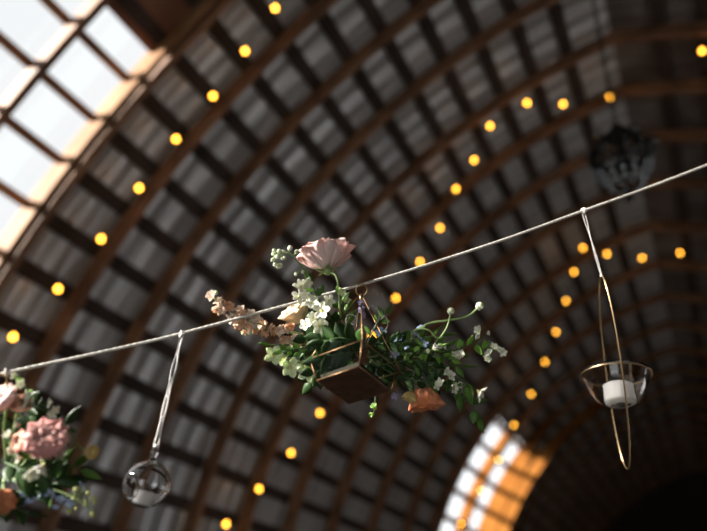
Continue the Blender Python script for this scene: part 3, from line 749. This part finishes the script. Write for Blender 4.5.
b = MB(); b.ring(t2, .0042, .0012, unit(rp[9]-rp[8]), 20, 6); b.ring(t2+D(.4, .2, 0)*.003, .0042, .001, unit(rp[9]-rp[8]), 20, 6); b.ball(t2-Vector((0, 0, .0055)), .0022, 8, 6); b.ball(hp, .0026, 8, 6)
b.build('knot', string_m, st)
b = MB(); b.ring(rp[1]+(rp[2]-rp[1])*.2, .005, .0016, unit(rp[2]-rp[1]), 20, 6)
tie = b.build('rope_tie', rope_m); tie['label'] = 'short knot of cord tied around the rope at the left edge'; tie['category'] = 'knot'

# ------------------------------------------------------------------ crystal chandelier in the dark
cc = P(622, 158, 4.0)
ch = thing('chandelier', 'dark crystal chandelier hanging blurred at the upper right', 'chandelier', cc)
def ring_pts(r, z, n, ph=0): return [cc+Vector((r*math.cos(2*PI*k/n+ph), r*math.sin(2*PI*k/n+ph), z)) for k in range(n)]
tq = cc.copy()
while (math.hypot(abs(tq.x)+CO, tq.z-CAMZ)) < RHO-.01: tq.z += .01
b = MB(); n = int((tq.z-cc.z-.27)/.04)
for k in range(n):
    b.ring(cc+Vector((0, 0, .27+.04*k)), .025, .005, (1, 0, 0) if k % 2 else (0, 1, 0), 16, 6, R2=.013, udir=Vector((0, 0, 1)))
b.build('chain', iron, ch)
b = MB()
b.lathe([(1e-4, .28), (.03, .27), (.05, .22), (.02, .19), (.016, .05), (.03, 0), (.05, -.06), (.03, -.12), (1e-4, -.15)], Matrix.Translation(cc), 20)
for (r, z) in ((.07, .20), (.185, .05), (.15, -.09), (.07, -.21)): b.ring(cc+Vector((0, 0, z)), r, .006, vz, 40, 6)
for p in ring_pts(.185, .05, 6): b.tube(spline([cc+Vector((0, 0, -.02)), cc.lerp(p, .6)+Vector((0, 0, -.07)), p], 6), .005, 6)
b.build('frame', iron, ch)
def crystal(mb, p, L, W):
    mb.lathe([(1e-4, 0), (W*.5, -L*.2), (W*.5, -L*.6), (W*.25, -L*.9), (1e-4, -L)], Matrix.Translation(p), 6)
for (ra, za, rb_, zb_, n, m) in ((.07, .20, .185, .05, 14, 5), (.185, .04, .15, -.08, 14, 3), (.15, -.1, .07, -.21, 12, 3)):
    for k in range(n):
        a = 2*PI*k/n; s = MB()
        for j in range(m):
            f = (j+.1)/m; r = ra+(rb_-ra)*f; z = za+(zb_-za)*f-.03*math.sin(f*PI)*(1 if za > .1 else 0)
            crystal(s, cc+Vector((r*math.cos(a), r*math.sin(a), z)), .045, .03)
        s.build('crystal_strand', dark_glass, ch, smooth=False)
for p in ring_pts(.185, .05, 6):
    s = MB(); s.lathe([(1e-4, 0), (.03, .004), (.034, .012), (.012, .014), (.011, .075), (1e-4, .08)], Matrix.Translation(p), 14); s.build('candle_cup', dark_glass, ch)
s = MB(); s.ball(cc+Vector((0, 0, -.25)), .028, 8, 6); crystal(s, cc+Vector((0, 0, -.275)), .09, .04); s.build('drop', dark_glass, ch, smooth=False)

# ------------------------------------------------------------------ light: hazy bright sky, low hazy sun through the glazing
w = bpy.data.worlds.new('sky'); sc.world = w; w.use_nodes = True
bg = w.node_tree.nodes['Background']; bg.inputs[0].default_value = (.86, .90, .93, 1); bg.inputs[1].default_value = 3.4
def sun(name, to_sun, e, ang, col):
    l = bpy.data.lights.new(name, 'SUN'); l.energy = e; l.angle = math.radians(ang); l.color = col
    o = bpy.data.objects.new(name, l); COL.objects.link(o); o.rotation_euler = unit(Vector(to_sun)).to_track_quat('Z', 'Y').to_euler(); o.location = (-8, 0, 8)
sun('sun', (-1, -.85, .5), 74.0, 5, (1, .955, .88))
try:
    sc.cycles.use_denoising = True
    sc.cycles.max_bounces = 12; sc.cycles.transparent_max_bounces = 24; sc.cycles.diffuse_bounces = 5
    sc.cycles.sample_clamp_indirect = 6
except Exception: pass
sc.view_settings.view_transform = 'Standard'; sc.view_settings.look = 'None'; sc.view_settings.gamma = 1
sc.view_settings.exposure = 0
try: sc.view_settings.use_curve_mapping = False
except Exception: pass
